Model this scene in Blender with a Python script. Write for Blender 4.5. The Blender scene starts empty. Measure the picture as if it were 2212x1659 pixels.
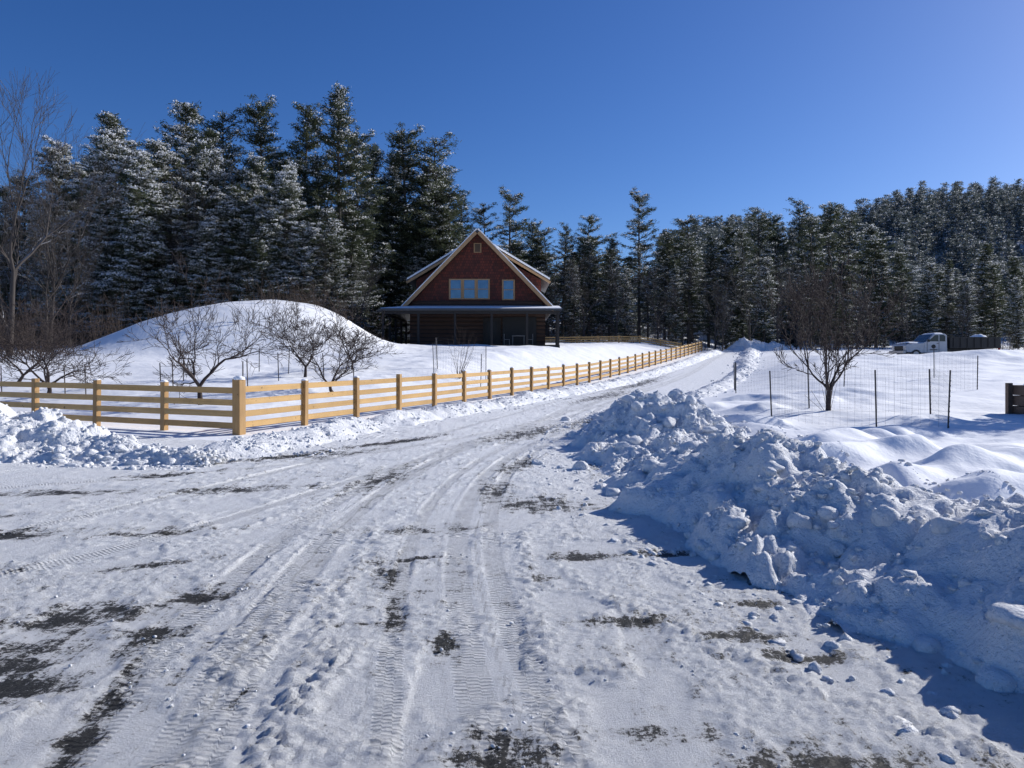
import bpy, math, random, bmesh
import numpy as np
from mathutils import Vector, Matrix, Quaternion
scene=bpy.context.scene
col=scene.collection
R=np.random.RandomState(7)
random.seed(7)
SUN_AZ=math.radians(61); SUN_EL=math.radians(27)
# ------------------------------------------------------------ noise
def _h(ix,iy,s):
    n=(ix.astype(np.int64)*374761393+iy.astype(np.int64)*668265263+s*974711)&0xffffffff
    n=((n^(n>>13))*1274126177)&0xffffffff
    n=n^(n>>16)
    return (n&0xffffff)/16777216.0
def vn(x,y,s=0):
    ix=np.floor(x);iy=np.floor(y);fx=x-ix;fy=y-iy
    fx=fx*fx*(3-2*fx);fy=fy*fy*(3-2*fy)
    a=_h(ix,iy,s);b=_h(ix+1,iy,s);c=_h(ix,iy+1,s);d=_h(ix+1,iy+1,s)
    return (a+(b-a)*fx)*(1-fy)+(c+(d-c)*fx)*fy
def fbm(x,y,o=4,s=0):
    r=0;a=.5;t=0
    for i in range(o):
        r=r+a*vn(x*2**i+17*i,y*2**i+31*i,s+i);t+=a;a*=.5
    return r/t*2-1
def lumps(x,y,s=0):
    ix=np.floor(x);iy=np.floor(y);best=np.zeros_like(x)
    for dx in(-1,0,1):
        for dy in(-1,0,1):
            cx=ix+dx;cy=iy+dy
            px=cx+_h(cx,cy,s);py=cy+_h(cx,cy,s+5);r=.3+.5*_h(cx,cy,s+9)
            d2=((x-px)**2+(y-py)**2)/(r*r)
            best=np.maximum(best,np.sqrt(np.maximum(0,1-d2))*r)
    return best
def ss(v,a,b):
    t=np.clip((v-a)/(b-a),0,1);return t*t*(3-2*t)
# ------------------------------------------------------------ mesh helpers
def mesh_np(name,V,F,mats=(),midx=None,smooth=False,attrs=None):
    me=bpy.data.meshes.new(name)
    V=np.asarray(V,dtype=np.float32);F=np.asarray(F,dtype=np.int32)
    k=F.shape[1]
    me.vertices.add(len(V));me.vertices.foreach_set('co',V.ravel())
    me.loops.add(F.size);me.loops.foreach_set('vertex_index',F.ravel())
    me.polygons.add(len(F));me.polygons.foreach_set('loop_start',np.arange(0,F.size,k,dtype=np.int32))
    for m in mats: me.materials.append(m)
    if midx is not None: me.polygons.foreach_set('material_index',np.asarray(midx,dtype=np.int32))
    me.polygons.foreach_set('use_smooth',np.full(len(F),smooth))
    if attrs:
        for n,a in attrs.items():
            at=me.attributes.new(n,'FLOAT','POINT');at.data.foreach_set('value',np.asarray(a,dtype=np.float32).ravel())
    me.update(calc_edges=True)
    return me
def obj(name,me,parent=None,loc=(0,0,0),label=None,cat=None,group=None,kind=None):
    o=bpy.data.objects.new(name,me);col.objects.link(o);o.location=loc
    if parent: o.parent=parent
    if label:o['label']=label
    if cat:o['category']=cat
    if group:o['group']=group
    if kind:o['kind']=kind
    return o
def empty(name,loc,label,cat,group=None):
    o=obj(name,None,None,loc,label,cat,group);o.empty_display_size=.3;return o
class MB:
    def __init__(s): s.v=[];s.f=[];s.m=[]
    def add(s,vs,fs,m=0):
        b=len(s.v);s.v+= [tuple(v) for v in vs]
        for f in fs: s.f.append([i+b for i in f]);s.m.append(m)
    def box(s,x0,x1,y0,y1,z0,z1,m=0):
        s.add([(x0,y0,z0),(x1,y0,z0),(x1,y1,z0),(x0,y1,z0),(x0,y0,z1),(x1,y0,z1),(x1,y1,z1),(x0,y1,z1)],
              [(0,3,2,1),(4,5,6,7),(0,1,5,4),(1,2,6,5),(2,3,7,6),(3,0,4,7)],m)
    def prism(s,poly,y0,y1,m=0):
        n=len(poly)
        vs=[(x,y0,z) for x,z in poly]+[(x,y1,z) for x,z in poly]
        fs=[tuple(range(n)),tuple(range(2*n-1,n-1,-1))]+[(i,(i+1)%n+0,(i+1)%n+n,i+n)[::-1] for i in range(n)]
        s.add(vs,fs,m)
    def cyl(s,c,r,y0,y1,n=20,m=0):
        vs=[(c[0]+r*math.cos(2*math.pi*i/n),y,c[1]+r*math.sin(2*math.pi*i/n)) for y in(y0,y1) for i in range(n)]
        fs=[tuple(range(n))[::-1],tuple(range(n,2*n))]+[(i,(i+1)%n,(i+1)%n+n,i+n) for i in range(n)]
        s.add(vs,fs,m)
    def mesh(s,name,mats):
        me=bpy.data.meshes.new(name);me.from_pydata(s.v,[],s.f)
        for m in mats:me.materials.append(m)
        me.polygons.foreach_set('material_index',s.m)
        bm=bmesh.new();bm.from_mesh(me);bmesh.ops.recalc_face_normals(bm,faces=bm.faces);bm.to_mesh(me);bm.free()
        me.update();return me
def part(name,mb,mats,parent,loc=(0,0,0),bevel=0,label=None):
    o=obj(name,mb.mesh(name,mats),parent,loc,label)
    if bevel:
        b=o.modifiers.new('b','BEVEL');b.width=bevel;b.segments=2;b.limit_method='ANGLE'
    return o
# ------------------------------------------------------------ materials
def newmat(name):
    m=bpy.data.materials.new(name);m.use_nodes=True
    nt=m.node_tree;p=nt.nodes['Principled BSDF'];return m,nt,p
def N(nt,t,**kw):
    n=nt.nodes.new(t)
    for k,v in kw.items():
        if k in n.inputs: n.inputs[k].default_value=v
        else: setattr(n,k,v)
    return n
def ramp(nt,src,stops):
    r=nt.nodes.new('ShaderNodeValToRGB');e=r.color_ramp.elements
    while len(e)<len(stops): e.new(.5)
    for i,(p,c) in enumerate(stops):
        e[i].position=p;e[i].color=(*c,1) if len(c)==3 else c
    nt.links.new(src,r.inputs[0]);return r.outputs[0]
def mix(nt,f,a,b):
    m=nt.nodes.new('ShaderNodeMix');m.data_type='RGBA'
    if hasattr(f,'node'): nt.links.new(f,m.inputs[0])
    else: m.inputs[0].default_value=f
    for s,i in((a,6),(b,7)):
        if hasattr(s,'node'): nt.links.new(s,m.inputs[i])
        else: m.inputs[i].default_value=(*s,1)
    return m.outputs[2]
def mth(nt,op,a,b=None,c=None,clamp=False):
    m=nt.nodes.new('ShaderNodeMath');m.operation=op;m.use_clamp=clamp
    for i,s in enumerate((a,b,c)):
        if s is None: continue
        if hasattr(s,'node'): nt.links.new(s,m.inputs[i])
        else: m.inputs[i].default_value=s
    return m.outputs[0]
def coords(nt,scale=(1,1,1),rot=(0,0,0),world=True):
    if world: s=nt.nodes.new('ShaderNodeNewGeometry').outputs['Position']
    else: s=nt.nodes.new('ShaderNodeTexCoord').outputs['Object']
    mp=nt.nodes.new('ShaderNodeMapping');mp.inputs['Scale'].default_value=scale;mp.inputs['Rotation'].default_value=rot
    nt.links.new(s,mp.inputs[0]);return mp.outputs[0]
def noise(nt,vec,scale,detail=6,rough=.6):
    n=N(nt,'ShaderNodeTexNoise');n.inputs['Scale'].default_value=scale;n.inputs['Detail'].default_value=detail;n.inputs['Roughness'].default_value=rough
    nt.links.new(vec,n.inputs['Vector']);return n.outputs['Fac']
def bump(nt,p,h,strength,dist,prev=None):
    b=nt.nodes.new('ShaderNodeBump');b.inputs['Strength'].default_value=strength;b.inputs['Distance'].default_value=dist
    nt.links.new(h,b.inputs['Height'])
    if prev is not None: nt.links.new(prev,b.inputs['Normal'])
    nt.links.new(b.outputs[0],p.inputs['Normal']);return b.outputs[0]
def thin(m,nt,p,c,f):
    tr=nt.nodes.new('ShaderNodeBsdfTranslucent');nt.links.new(c,tr.inputs[0])
    mx=nt.nodes.new('ShaderNodeMixShader');mx.inputs[0].default_value=f
    nt.links.new(p.outputs[0],mx.inputs[1]);nt.links.new(tr.outputs[0],mx.inputs[2])
    nt.links.new(mx.outputs[0],nt.nodes['Material Output'].inputs[0])
def snowmat(name,c1=(.9,.905,.92),c2=(.95,.95,.955),fine=60,fd=.004,big=6,bd=.02,dirt=0):
    m,nt,p=newmat(name);v=coords(nt)
    c=mix(nt,noise(nt,v,3,8),c1,c2)
    if dirt:
        f=ramp(nt,noise(nt,v,5,10,.7),[(.56,(0,0,0)),(.75,(dirt,dirt,dirt))])
        c=mix(nt,f,c,(.42,.4,.37))
    nt.links.new(c,p.inputs['Base Color']);p.inputs['Roughness'].default_value=.75;p.inputs['Specular IOR Level'].default_value=.2
    b=bump(nt,p,noise(nt,v,big,5),1,bd);bump(nt,p,noise(nt,v,fine,4,.7),.8,fd,b)
    return m
M_SNOW=snowmat('snow_field',fine=30,fd=.003,big=1.5,bd=.05)
M_CLOD=snowmat('snow_clods',c1=(.85,.85,.86),c2=(.94,.94,.94),fine=60,fd=.016,big=20,bd=.045,dirt=.4)
M_SNOWCAP=snowmat('snow_cap',fine=20,fd=.01,big=4,bd=.02)
def plain(name,c,rough=.7,c2=None,scale=8,bd=0,metal=0,stretch=(1,1,1)):
    m,nt,p=newmat(name);v=coords(nt,stretch,world=False)
    n=noise(nt,v,scale,6)
    nt.links.new(mix(nt,ramp(nt,n,[(.3,(0,0,0)),(.7,(1,1,1))]),c,c2 or tuple(x*.7 for x in c)),p.inputs['Base Color'])
    p.inputs['Roughness'].default_value=rough;p.inputs['Metallic'].default_value=metal
    if bd: bump(nt,p,n,.8,bd)
    return m
def needlemat(name,a,b,tl=.35):
    m,nt,p=newmat(name);v=coords(nt)
    oi=nt.nodes.new('ShaderNodeObjectInfo')
    c=mix(nt,ramp(nt,noise(nt,v,.8,4),[(.35,(0,0,0)),(.65,(1,1,1))]),a,b)
    c=mix(nt,mth(nt,'MULTIPLY',oi.outputs['Random'],.5),c,tuple(x*.7 for x in a))
    nt.links.new(c,p.inputs['Base Color']);p.inputs['Roughness'].default_value=.7;p.inputs['Specular IOR Level'].default_value=.25
    thin(m,nt,p,c,tl);return m
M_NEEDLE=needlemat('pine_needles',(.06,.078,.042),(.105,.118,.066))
M_HAZEN=needlemat('haze_tinted_needles',(.12,.145,.14),(.16,.18,.165),.4)  # aerial haze painted into the needles: paler, bluer colour for distant trees
M_TSNOW,nt,p=newmat('snow_on_needles')
c=mix(nt,noise(nt,coords(nt),3,3),(.88,.89,.92),(.94,.94,.95));nt.links.new(c,p.inputs['Base Color']);p.inputs['Roughness'].default_value=.8;thin(M_TSNOW,nt,p,c,.45)
def barkmat(name,a,b,snow):
    m,nt,p=newmat(name);v=coords(nt,(1,1,.3))
    c=mix(nt,noise(nt,v,12,6),a,b)
    if snow:
        g=nt.nodes.new('ShaderNodeNewGeometry');s=nt.nodes.new('ShaderNodeSeparateXYZ');nt.links.new(g.outputs['Normal'],s.inputs[0])
        f=mth(nt,'MULTIPLY',ramp(nt,s.outputs[2],[(.5,(0,0,0)),(.8,(1,1,1))]),ramp(nt,noise(nt,coords(nt),1.3,3),[(.5-snow*.2,(0,0,0)),(.62-snow*.1,(1,1,1))]))
        c=mix(nt,f,c,(.82,.85,.9))
    nt.links.new(c,p.inputs['Base Color']);p.inputs['Roughness'].default_value=.85;return m
M_BARK=barkmat('pine_bark',(.045,.037,.03),(.1,.085,.07),0)
M_BARES=barkmat('snowy_bark',(.035,.028,.025),(.075,.062,.055),.4)
M_ORCH=barkmat('orchard_bark',(.026,.018,.016),(.06,.04,.034),0)
M_TWIG=barkmat('twig_bark',(.05,.033,.025),(.1,.07,.05),0)
# ------------------------------------------------------------ terrain
def xr(y): return np.interp(y,[0,3.5,5.5,8.8,12,17,21,25,30,45,66,85,110,150,300],[3.2,3.0,2.7,2.1,2.2,2.5,2.4,3.6,6.3,12.6,20.3,26.6,39,60,150])
def dfence(x,y): return (x+6.35)*-.923+(y-17.2)*.384
def dfront(x,y): return (x+6.35)*.4+(y-17.2)*.917
MOUNDS=[(-15.2,51,3.1,5.0,5.5),(-21.2,47,1.75,4.6,5.0),(-18,45,.8,6.5,3)]
DRIFT=[(5.4,17,.42,1.5,.7,.5),(5.2,12.2,.5,.9,1.1,-.4),(5.9,9.4,.55,1.0,.7,.4),(8.0,12,.3,1.2,1.1,0),(6.7,14.2,.3,1.8,.6,.3),(4.9,14.6,.45,.9,.9,0),(4.5,10.4,.5,1.3,.55,.6),(7.2,10.0,.4,1.1,.6,-.5),(6.6,7.6,.3,1.0,.8,.2),(5.2,7.8,.42,.8,.6,0),(5.1,6.1,.3,.9,.7,0),(9.6,9.5,.2,1.1,1.5,0),(10.6,14.3,.45,1.1,.8,0),(7.5,19,.15,3,1,.2),
 (33,49.5,.7,13,2.2,0),(9.5,22,.2,3,.8,.3),(12,25,.2,3,.8,-.2),(6.8,20.5,.3,.9,.7,0),(5.6,22,.35,1.6,.6,.4),(7.6,24,.3,1.8,.5,-.3),(7.8,15.2,.22,1.5,.5,.5),(9.2,17.2,.15,1.3,.6,-.4),(5.9,11,.35,.6,.5,0),(6.3,13,.3,.5,.6,0),(4.6,9,.35,.5,.5,0)]
def hgt(x,y,det=True):
    x=np.asarray(x,dtype=float);y=np.asarray(y,dtype=float)
    b=np.interp(y,[0,17,28,41,52,66,85,110,150,300],[0,0,.2,.5,1.1,2.0,3.3,4.2,5.5,12])
    d=dfence(x,y);d2=dfront(x,y);m=ss(np.minimum(d,d2),.3,7)
    yard=np.interp(y,[17,24,30,40,50,57,80,110,200,400],[.15,.45,.95,1.9,2.8,3.2,4,5.5,16,30])
    z=b+(yard-b)*m
    dr=x-xr(y);m2=ss(dr,.5,7)
    rt=np.interp(y,[6,10,20,30,40,50,60,80,110,200,400],[0,.05,.35,.9,1.5,2.05,2.3,3.2,4.5,9,14])
    z=z+(rt-z)*m2
    for cx,cy,a,wx,wy in MOUNDS:
        z=z+a*np.exp(-(((x-cx)/wx)**2+((y-cy)/wy)**2)**1.3)
    wX=x+.7*fbm(x*.7,y*.7,3,51);wY=y+.7*fbm(x*.7+7,y*.7,3,52)
    for cx,cy,a,wx,wy,r in DRIFT:
        c,s=math.cos(r),math.sin(r);X=(wX-cx)*c+(wY-cy)*s;Y=-(wX-cx)*s+(wY-cy)*c
        z=z+a*np.exp(-np.sqrt((X/wx)**2+(Y/wy)**2+.02)**1.6*1.2)*ss(dr,.6,2.0)
    z=z+41*ss(x,-15,160)*ss(y,112,250)
    off=np.maximum(m,m2)
    if det:
        z=z+off*(.16*fbm(x*.35,y*.35,3,3)+.05*fbm(x*1.1,y*1.6,3,8))
    return z
def gz(x,y): return float(hgt(np.array([x]),np.array([y]))[0])
xs=np.concatenate([-np.geomspace(14,900,60)[::-1],np.linspace(-13.6,-5,200,endpoint=False),np.linspace(-5,4,380,endpoint=False),np.linspace(4,12,130,endpoint=False),np.linspace(12,50,120,endpoint=False),np.geomspace(50,900,60)])
ys=np.concatenate([np.linspace(-30,2,20,endpoint=False),np.linspace(2,7,250,endpoint=False),np.linspace(7,14,200,endpoint=False),np.linspace(14,26,170,endpoint=False),np.linspace(26,60,170,endpoint=False),np.linspace(60,110,90,endpoint=False),np.geomspace(110,1100,60)])
GX,GY=np.meshgrid(xs,ys);GZ=hgt(GX,GY)
def smooth_path(p,n=300):
    p=np.array(p,float);t=np.concatenate([[0],np.cumsum(np.hypot(*np.diff(p,axis=0).T))])
    tt=np.linspace(0,t[-1],n);q=np.stack([np.interp(tt,t,p[:,0]),np.interp(tt,t,p[:,1])],1)
    for _ in range(40): q[1:-1]=.25*q[:-2]+.5*q[1:-1]+.25*q[2:]
    return q
far=[(8,41),(12.5,52),(17.5,66),(24.3,84),(36,108)]
A=[(.15,1.5),(-.05,2.94),(-.22,3.6),(-.44,5),(-.57,7.5),(-.55,9.85),(-.1,13.1),(2.0,21),(3.6,28)]+far
B=[(-1.6,1.5),(-1.76,2.94),(-1.93,3.6),(-2.18,5.5),(-2.16,8.5),(-1.38,14.2),(1.6,23),(3.2,28)]+far
C=[(-9,2.6),(-5.5,4.0),(-3.6,5.2),(-3.1,7.1),(-1.9,11.6),(1.2,21.5),(3.0,28)]+far
D=[(-14,8.2),(-9,8.8),(-5,10.2),(-2.6,13.2),(.6,20)]+[(2.6,27)]+far
TR=[(A,0,.1),(A,.3,.085),(A,-1.15,.1),(B,0,.11),(C,0,.1),(C,-1.5,.1),(D,0,.11),(B,.38,.08),(A,-.42,.07)]
near=(GY<110)&(GY>1)&(GX>-16)&(GX<45)
tx=GX[near];ty=GY[near]
tu=np.full(tx.shape,9.);tv=np.zeros(tx.shape)
for P,off,w in TR:
    q=smooth_path(P);g=np.gradient(q,axis=0);g/=np.linalg.norm(g,axis=1)[:,None]
    q=q+np.stack([g[:,1],-g[:,0]],1)*off
    arc=np.concatenate([[0],np.cumsum(np.hypot(*np.diff(q,axis=0).T))])
    full=P is D or P is C
    for ch in np.array_split(np.arange(tx.size),max(1,tx.size//20000)):
        cx=tx[ch];cy=ty[ch]
        lo=0 if full else max(0,np.searchsorted(q[:,1],cy.min()-3)-30)
        hi=len(q) if full else min(len(q),np.searchsorted(q[:,1],cy.max()+3)+30)
        if hi-lo<2: continue
        qq=q[lo:hi];dd=(cx[:,None]-qq[None,:,0])**2+(cy[:,None]-qq[None,:,1])**2
        k=dd.argmin(1);rx=cx-qq[k,0];ry=cy-qq[k,1];gg=g[lo:hi][k]
        lat=rx*gg[:,1]-ry*gg[:,0];al=rx*gg[:,0]+ry*gg[:,1]
        u=np.abs(lat)/w;ok=(u<np.abs(tu[ch]))&(np.abs(al)<.6)
        idx=ch[ok];tu[idx]=(lat/w)[ok];tv[idx]=(arc[lo:hi][k]+al)[ok]
TU=np.full(GX.shape,9.);TV=np.zeros(GX.shape);TU[near]=tu;TV[near]=tv
BARE=[(-2.75,4.75,.6,.3,.4,1.1),(-2.65,4.1,.35,.45,0,1),(-2.5,3.65,.4,.25,0,1.1),(-2.15,5.15,.35,.25,.3,1),(-2.1,4.35,.3,.2,.2,1),(1.32,4.35,.3,.14,.2,1.1),(1.6,4.05,.3,.12,0,1.1),
(.63,6.2,.5,.16,.1,1.1),(1.28,6.3,.4,.14,.2,1),(-.38,4.2,.1,.2,.2,1.2),(-.98,5.7,.15,.6,.1,.9),(-.75,4.75,.1,.4,.2,1),(-.85,6.1,.4,.1,.2,.9),(.39,8.5,.7,.5,0,1),(-.9,7.2,.7,.2,.2,.9),(-3.36,7.1,.7,.2,.3,.9),(-4.7,7.0,.6,.25,.2,1),
(-4.95,10.9,1,.25,.6,1),(-4.0,13.0,1.4,.28,.8,1.2),(-2.5,15.5,2,.28,1,1.2),(-3.2,13.3,1.6,.4,.9,.8),(1.2,2.95,.35,.2,0,1),(1.5,2.9,.3,.2,0,1),(2.3,2.9,.5,.12,0,.9),(-1.85,3.15,.09,.5,.1,1.2),(-1.95,3.7,.09,.5,.1,1),(-.05,3.0,.25,.25,.2,1),
(.75,4.6,.4,.12,.2,1),(1.64,4.95,.3,.12,0,.9),(1.5,11,.4,1.4,.1,.8),(0.4,17.5,.6,3,-.4,.9),(2.2,20.5,.5,3,-.4,.9),(-3.4,9.6,1.3,.3,.3,.9),(2.0,5.4,.3,.4,0,.8),(-1.8,10.5,.4,1.8,-.2,.8),(4,32,.6,6,-.38,.9),(7.2,42,.7,8,-.38,.9),(-5.8,9.3,1.3,.28,.2,.9),(-2.9,5.9,.7,.15,.5,.8),(-.2,9.4,.3,1.2,0,.8),(-6,7.7,1,.18,.3,.9),(-4.2,5.7,.6,.15,.4,.8),(.1,12,.4,1.4,-.2,.8),(-2.4,4.3,1.0,1.2,0,.35),(-2.6,11,3,1.0,.6,.3),(1.6,4.3,1.2,1.0,0,.3),(-.9,5.5,.8,1.2,0,.35),(.6,3.2,.6,.1,.1,.6),(.2,5.6,.15,.4,.1,.6)]
BA=np.zeros(GX.shape)
for cx,cy,rx,ry,r,s in BARE:
    c,sn=math.cos(r),math.sin(r);X=(GX-cx)*c+(GY-cy)*sn;Y=-(GX-cx)*sn+(GY-cy)*c
    BA=np.maximum(BA,s*np.exp(-((X/rx)**2+(Y/ry)**2)))
dist_in=np.minimum(dfence(GX,GY),dfront(GX,GY))
road=(dist_in<-1.2)&(GX<xr(GY)+.4)&(GY<150)&(GX>-60)
warp=fbm(GX*.8,GY*.8,3,21)
along=fbm((GX*.923-GY*.384)*9+warp,(GX*.384+GY*.923)*.7,4,33)
rel=.008*fbm(GX*1.2,GY*1.2,3,11)+.006*along
cm=ss(fbm(GX*1.8+5,GY*1.3,5,40),-.08,.10)
crumb=lumps(GX*17,GY*17,2)*.018+lumps(GX*30,GY*30,4)*.013
rough_=fbm(GX*13,GY*13,4,91)
rel=rel+.008*cm+cm*crumb*.75+(1-cm)*crumb*.12+.004*rough_
at=np.abs(TU)
intrk=1-ss(at,.85,1.05)
tvar=ss(fbm(TV*.5,at*0+TV*.1,2,60),-.4,.4)
edge=np.exp(-((at-1.2)/.16)**2)
rel=rel*(1-.85*intrk*tvar)-.004*intrk*tvar+edge*tvar*(.002+.3*crumb)
for P in ([(-6,4.1),(-3.6,5.6),(-2.7,6.9),(-2.2,8.6),(-1.3,11.8),(.9,19)],[(.35,2.0),(.25,3.6),(.1,5.0),(.12,7)],[(-1.2,9.6),(-.5,9.9),(.2,11.5),(1.1,15)],[(2.3,2.6),(1.5,3.6),(.6,5.2),(.3,6.2)],[(-6,12),(-4.3,12.6),(-3.2,14.2)],[(-1.0,3.4),(-.95,4.2)],[(-.75,6.8),(-.3,7.2)],[(-1.0,2.5),(-1.05,3.5),(-1.2,5),(-1.3,7)],[(1.9,7.5),(1.2,6.6),(.5,6.9)]):
    q=smooth_path(P,90);sub=(GY>1)&(GY<22)&(GX>-8)&(GX<4);a=GX[sub];b=GY[sub];dm=np.full(a.shape,9.)
    for i in range(0,90): dm=np.minimum(dm,(a-q[i,0])**2+(b-q[i,1])**2)
    rel[sub]+=np.exp(-dm/.007)*(.003+crumb[sub]*1.0)
rel=rel-.008*ss(BA,.35,.8)
for cx,cy,rx,ry in((-.72,3.45,.24,.75),(.35,4.3,.3,.5),(-2.6,3.1,.4,.35),(-1.5,4.6,.2,.9)):
    uu=np.maximum(np.abs(GX-cx)/rx,np.abs(GY-cy)/ry)+.2*fbm(GX*5,GY*5,3,71)
    pm=1-ss(uu,.9,1.0);rel=rel+pm*(.012+.4*crumb)
fade=np.clip(1.4-GY/60,.25,1)
GZ=np.where(road,GZ+rel*fade,GZ)
V=np.stack([GX,GY,GZ],-1).reshape(-1,3)
ny,nx=GX.shape
ii=np.arange(ny*nx).reshape(ny,nx)
F=np.stack([ii[:-1,:-1],ii[:-1,1:],ii[1:,1:],ii[1:,:-1]],-1)
fr=(road[:-1,:-1]&road[1:,1:]&road[:-1,1:]&road[1:,:-1])
def submesh(name,mask,mat,attrs=None):
    f=F[mask];u,inv=np.unique(f,return_inverse=True);f=inv.reshape(-1,4)
    at_={k:v.ravel()[u] for k,v in attrs.items()} if attrs else None
    return mesh_np(name,V[u],f,[mat],None,True,at_)
m,nt,p=newmat('packed_snow_road');v=coords(nt)
aB=N(nt,'ShaderNodeAttribute',attribute_name='bare').outputs['Fac']
aU=N(nt,'ShaderNodeAttribute',attribute_name='tu').outputs['Fac']
aV=N(nt,'ShaderNodeAttribute',attribute_name='tv').outputs['Fac']
au=mth(nt,'ABSOLUTE',aU)
trk=ramp(nt,au,[(.0,(1,1,1)),(.85,(1,1,1)),(1.0,(0,0,0))])
vs=coords(nt,(8,.8,1),(0,0,math.radians(20)));vt=coords(nt,(2.2,7,1),(0,0,math.radians(-8)))
nA=noise(nt,v,5,12,.76);nB=noise(nt,vs,1.0,10,.74);nD=noise(nt,vt,1.0,10,.76);nC=noise(nt,v,38,8,.8)
def cen(n,k): return mth(nt,'MULTIPLY',mth(nt,'SUBTRACT',n,.5),k)
nsum=mth(nt,'ADD',mth(nt,'ADD',cen(nA,1.2),cen(nB,1.0)),mth(nt,'ADD',cen(nD,.9),cen(nC,1.1)))
bare=mth(nt,'ADD',mth(nt,'ADD',mth(nt,'MULTIPLY',aB,.40),nsum),.385)
bf=ramp(nt,bare,[(.69,(0,0,0)),(.725,(1,1,1))])
df=ramp(nt,bare,[(.49,(0,0,0)),(.62,(.28,.28,.28)),(.70,(1,1,1))])
snow=mix(nt,nC,(.91,.91,.905),(.98,.98,.975))
dirty=mix(nt,nA,(.66,.64,.61),(.42,.4,.37))
c=mix(nt,df,snow,dirty)
c=mix(nt,mth(nt,'MULTIPLY',trk,.2),c,(.52,.505,.48))
grav=mix(nt,ramp(nt,noise(nt,v,90,4),[(.4,(0,0,0)),(.68,(1,1,1))]),(.02,.02,.018),(.1,.095,.085))
c=mix(nt,bf,c,grav)
nt.links.new(c,p.inputs['Base Color']);p.inputs['Roughness'].default_value=.6;p.inputs['Specular IOR Level'].default_value=.3
b0=bump(nt,p,nB,1,.018)
b0=bump(nt,p,nC,1,.027,b0)
b0=bump(nt,p,noise(nt,v,95,5,.75),1,.012,b0)
tread=mth(nt,'MULTIPLY',mth(nt,'MULTIPLY',trk,ramp(nt,nA,[(.40,(0,0,0)),(.56,(1,1,1))])),mth(nt,'SINE',mth(nt,'ADD',mth(nt,'MULTIPLY',aV,2*math.pi/.038),mth(nt,'MULTIPLY',ramp(nt,au,[(.3,(0,0,0)),(.34,(1,1,1))]),3.1))))
bump(nt,p,tread,1,.005,b0)
M_ROAD=m
rd=obj('road',submesh('road',fr,M_ROAD,{'bare':BA,'tu':np.where(at>1.6,9,TU),'tv':TV}),kind='structure')
gr=obj('ground',submesh('ground',~fr,M_SNOW),kind='structure')
# ------------------------------------------------------------ clods
def ico(n=1):
    bm=bmesh.new();bmesh.ops.create_icosphere(bm,subdivisions=n,radius=1);v=np.array([x.co[:] for x in bm.verts]);f=np.array([[l.index for l in q.verts] for q in bm.faces]);bm.free();return v,f
IV,IF=ico(1);JV,JF=ico(3)
def clods(P,S,seed):
    r=np.random.RandomState(seed);n=len(P)
    v=IV[None]*(1+r.uniform(-.42,.35,(n,len(IV),1)))
    sc=S[:,None,None]*r.uniform(.6,1.25,(n,1,3));v=v*sc
    a=r.uniform(0,6.28,n);ca=np.cos(a)[:,None];sa=np.sin(a)[:,None]
    x=v[...,0]*ca-v[...,1]*sa;y=v[...,0]*sa+v[...,1]*ca
    v=np.stack([x,y,v[...,2]*.75],-1)+P[:,None,:]
    f=IF[None]+(np.arange(n)*len(IV))[:,None,None]
    return v.reshape(-1,3),f.reshape(-1,3)
def bigclods(P,S,seed):
    r=np.random.RandomState(seed);vs=[];fs=[];b=0
    for c,s in zip(P,S):
        k=r.normal(0,1,(9,3));k/=np.linalg.norm(k,axis=1)[:,None];h=r.uniform(.62,.95,9)
        d=JV@k.T;rad=np.min(np.where(d>.05,h/np.maximum(d,.05),9),axis=1);rad=np.minimum(rad,1.05)
        a=r.uniform(0,99);rad=rad*(1+.16*fbm(JV[:,0]*3+a,JV[:,1]*3+JV[:,2]*2.3+a,4,int(a)))
        v=JV*rad[:,None]*s*r.uniform(.7,1.3,3)*np.array([1,1,.7])
        vs.append(v+c);fs.append(JF+b);b+=len(JV)
    return np.concatenate(vs),np.concatenate(fs)
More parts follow.
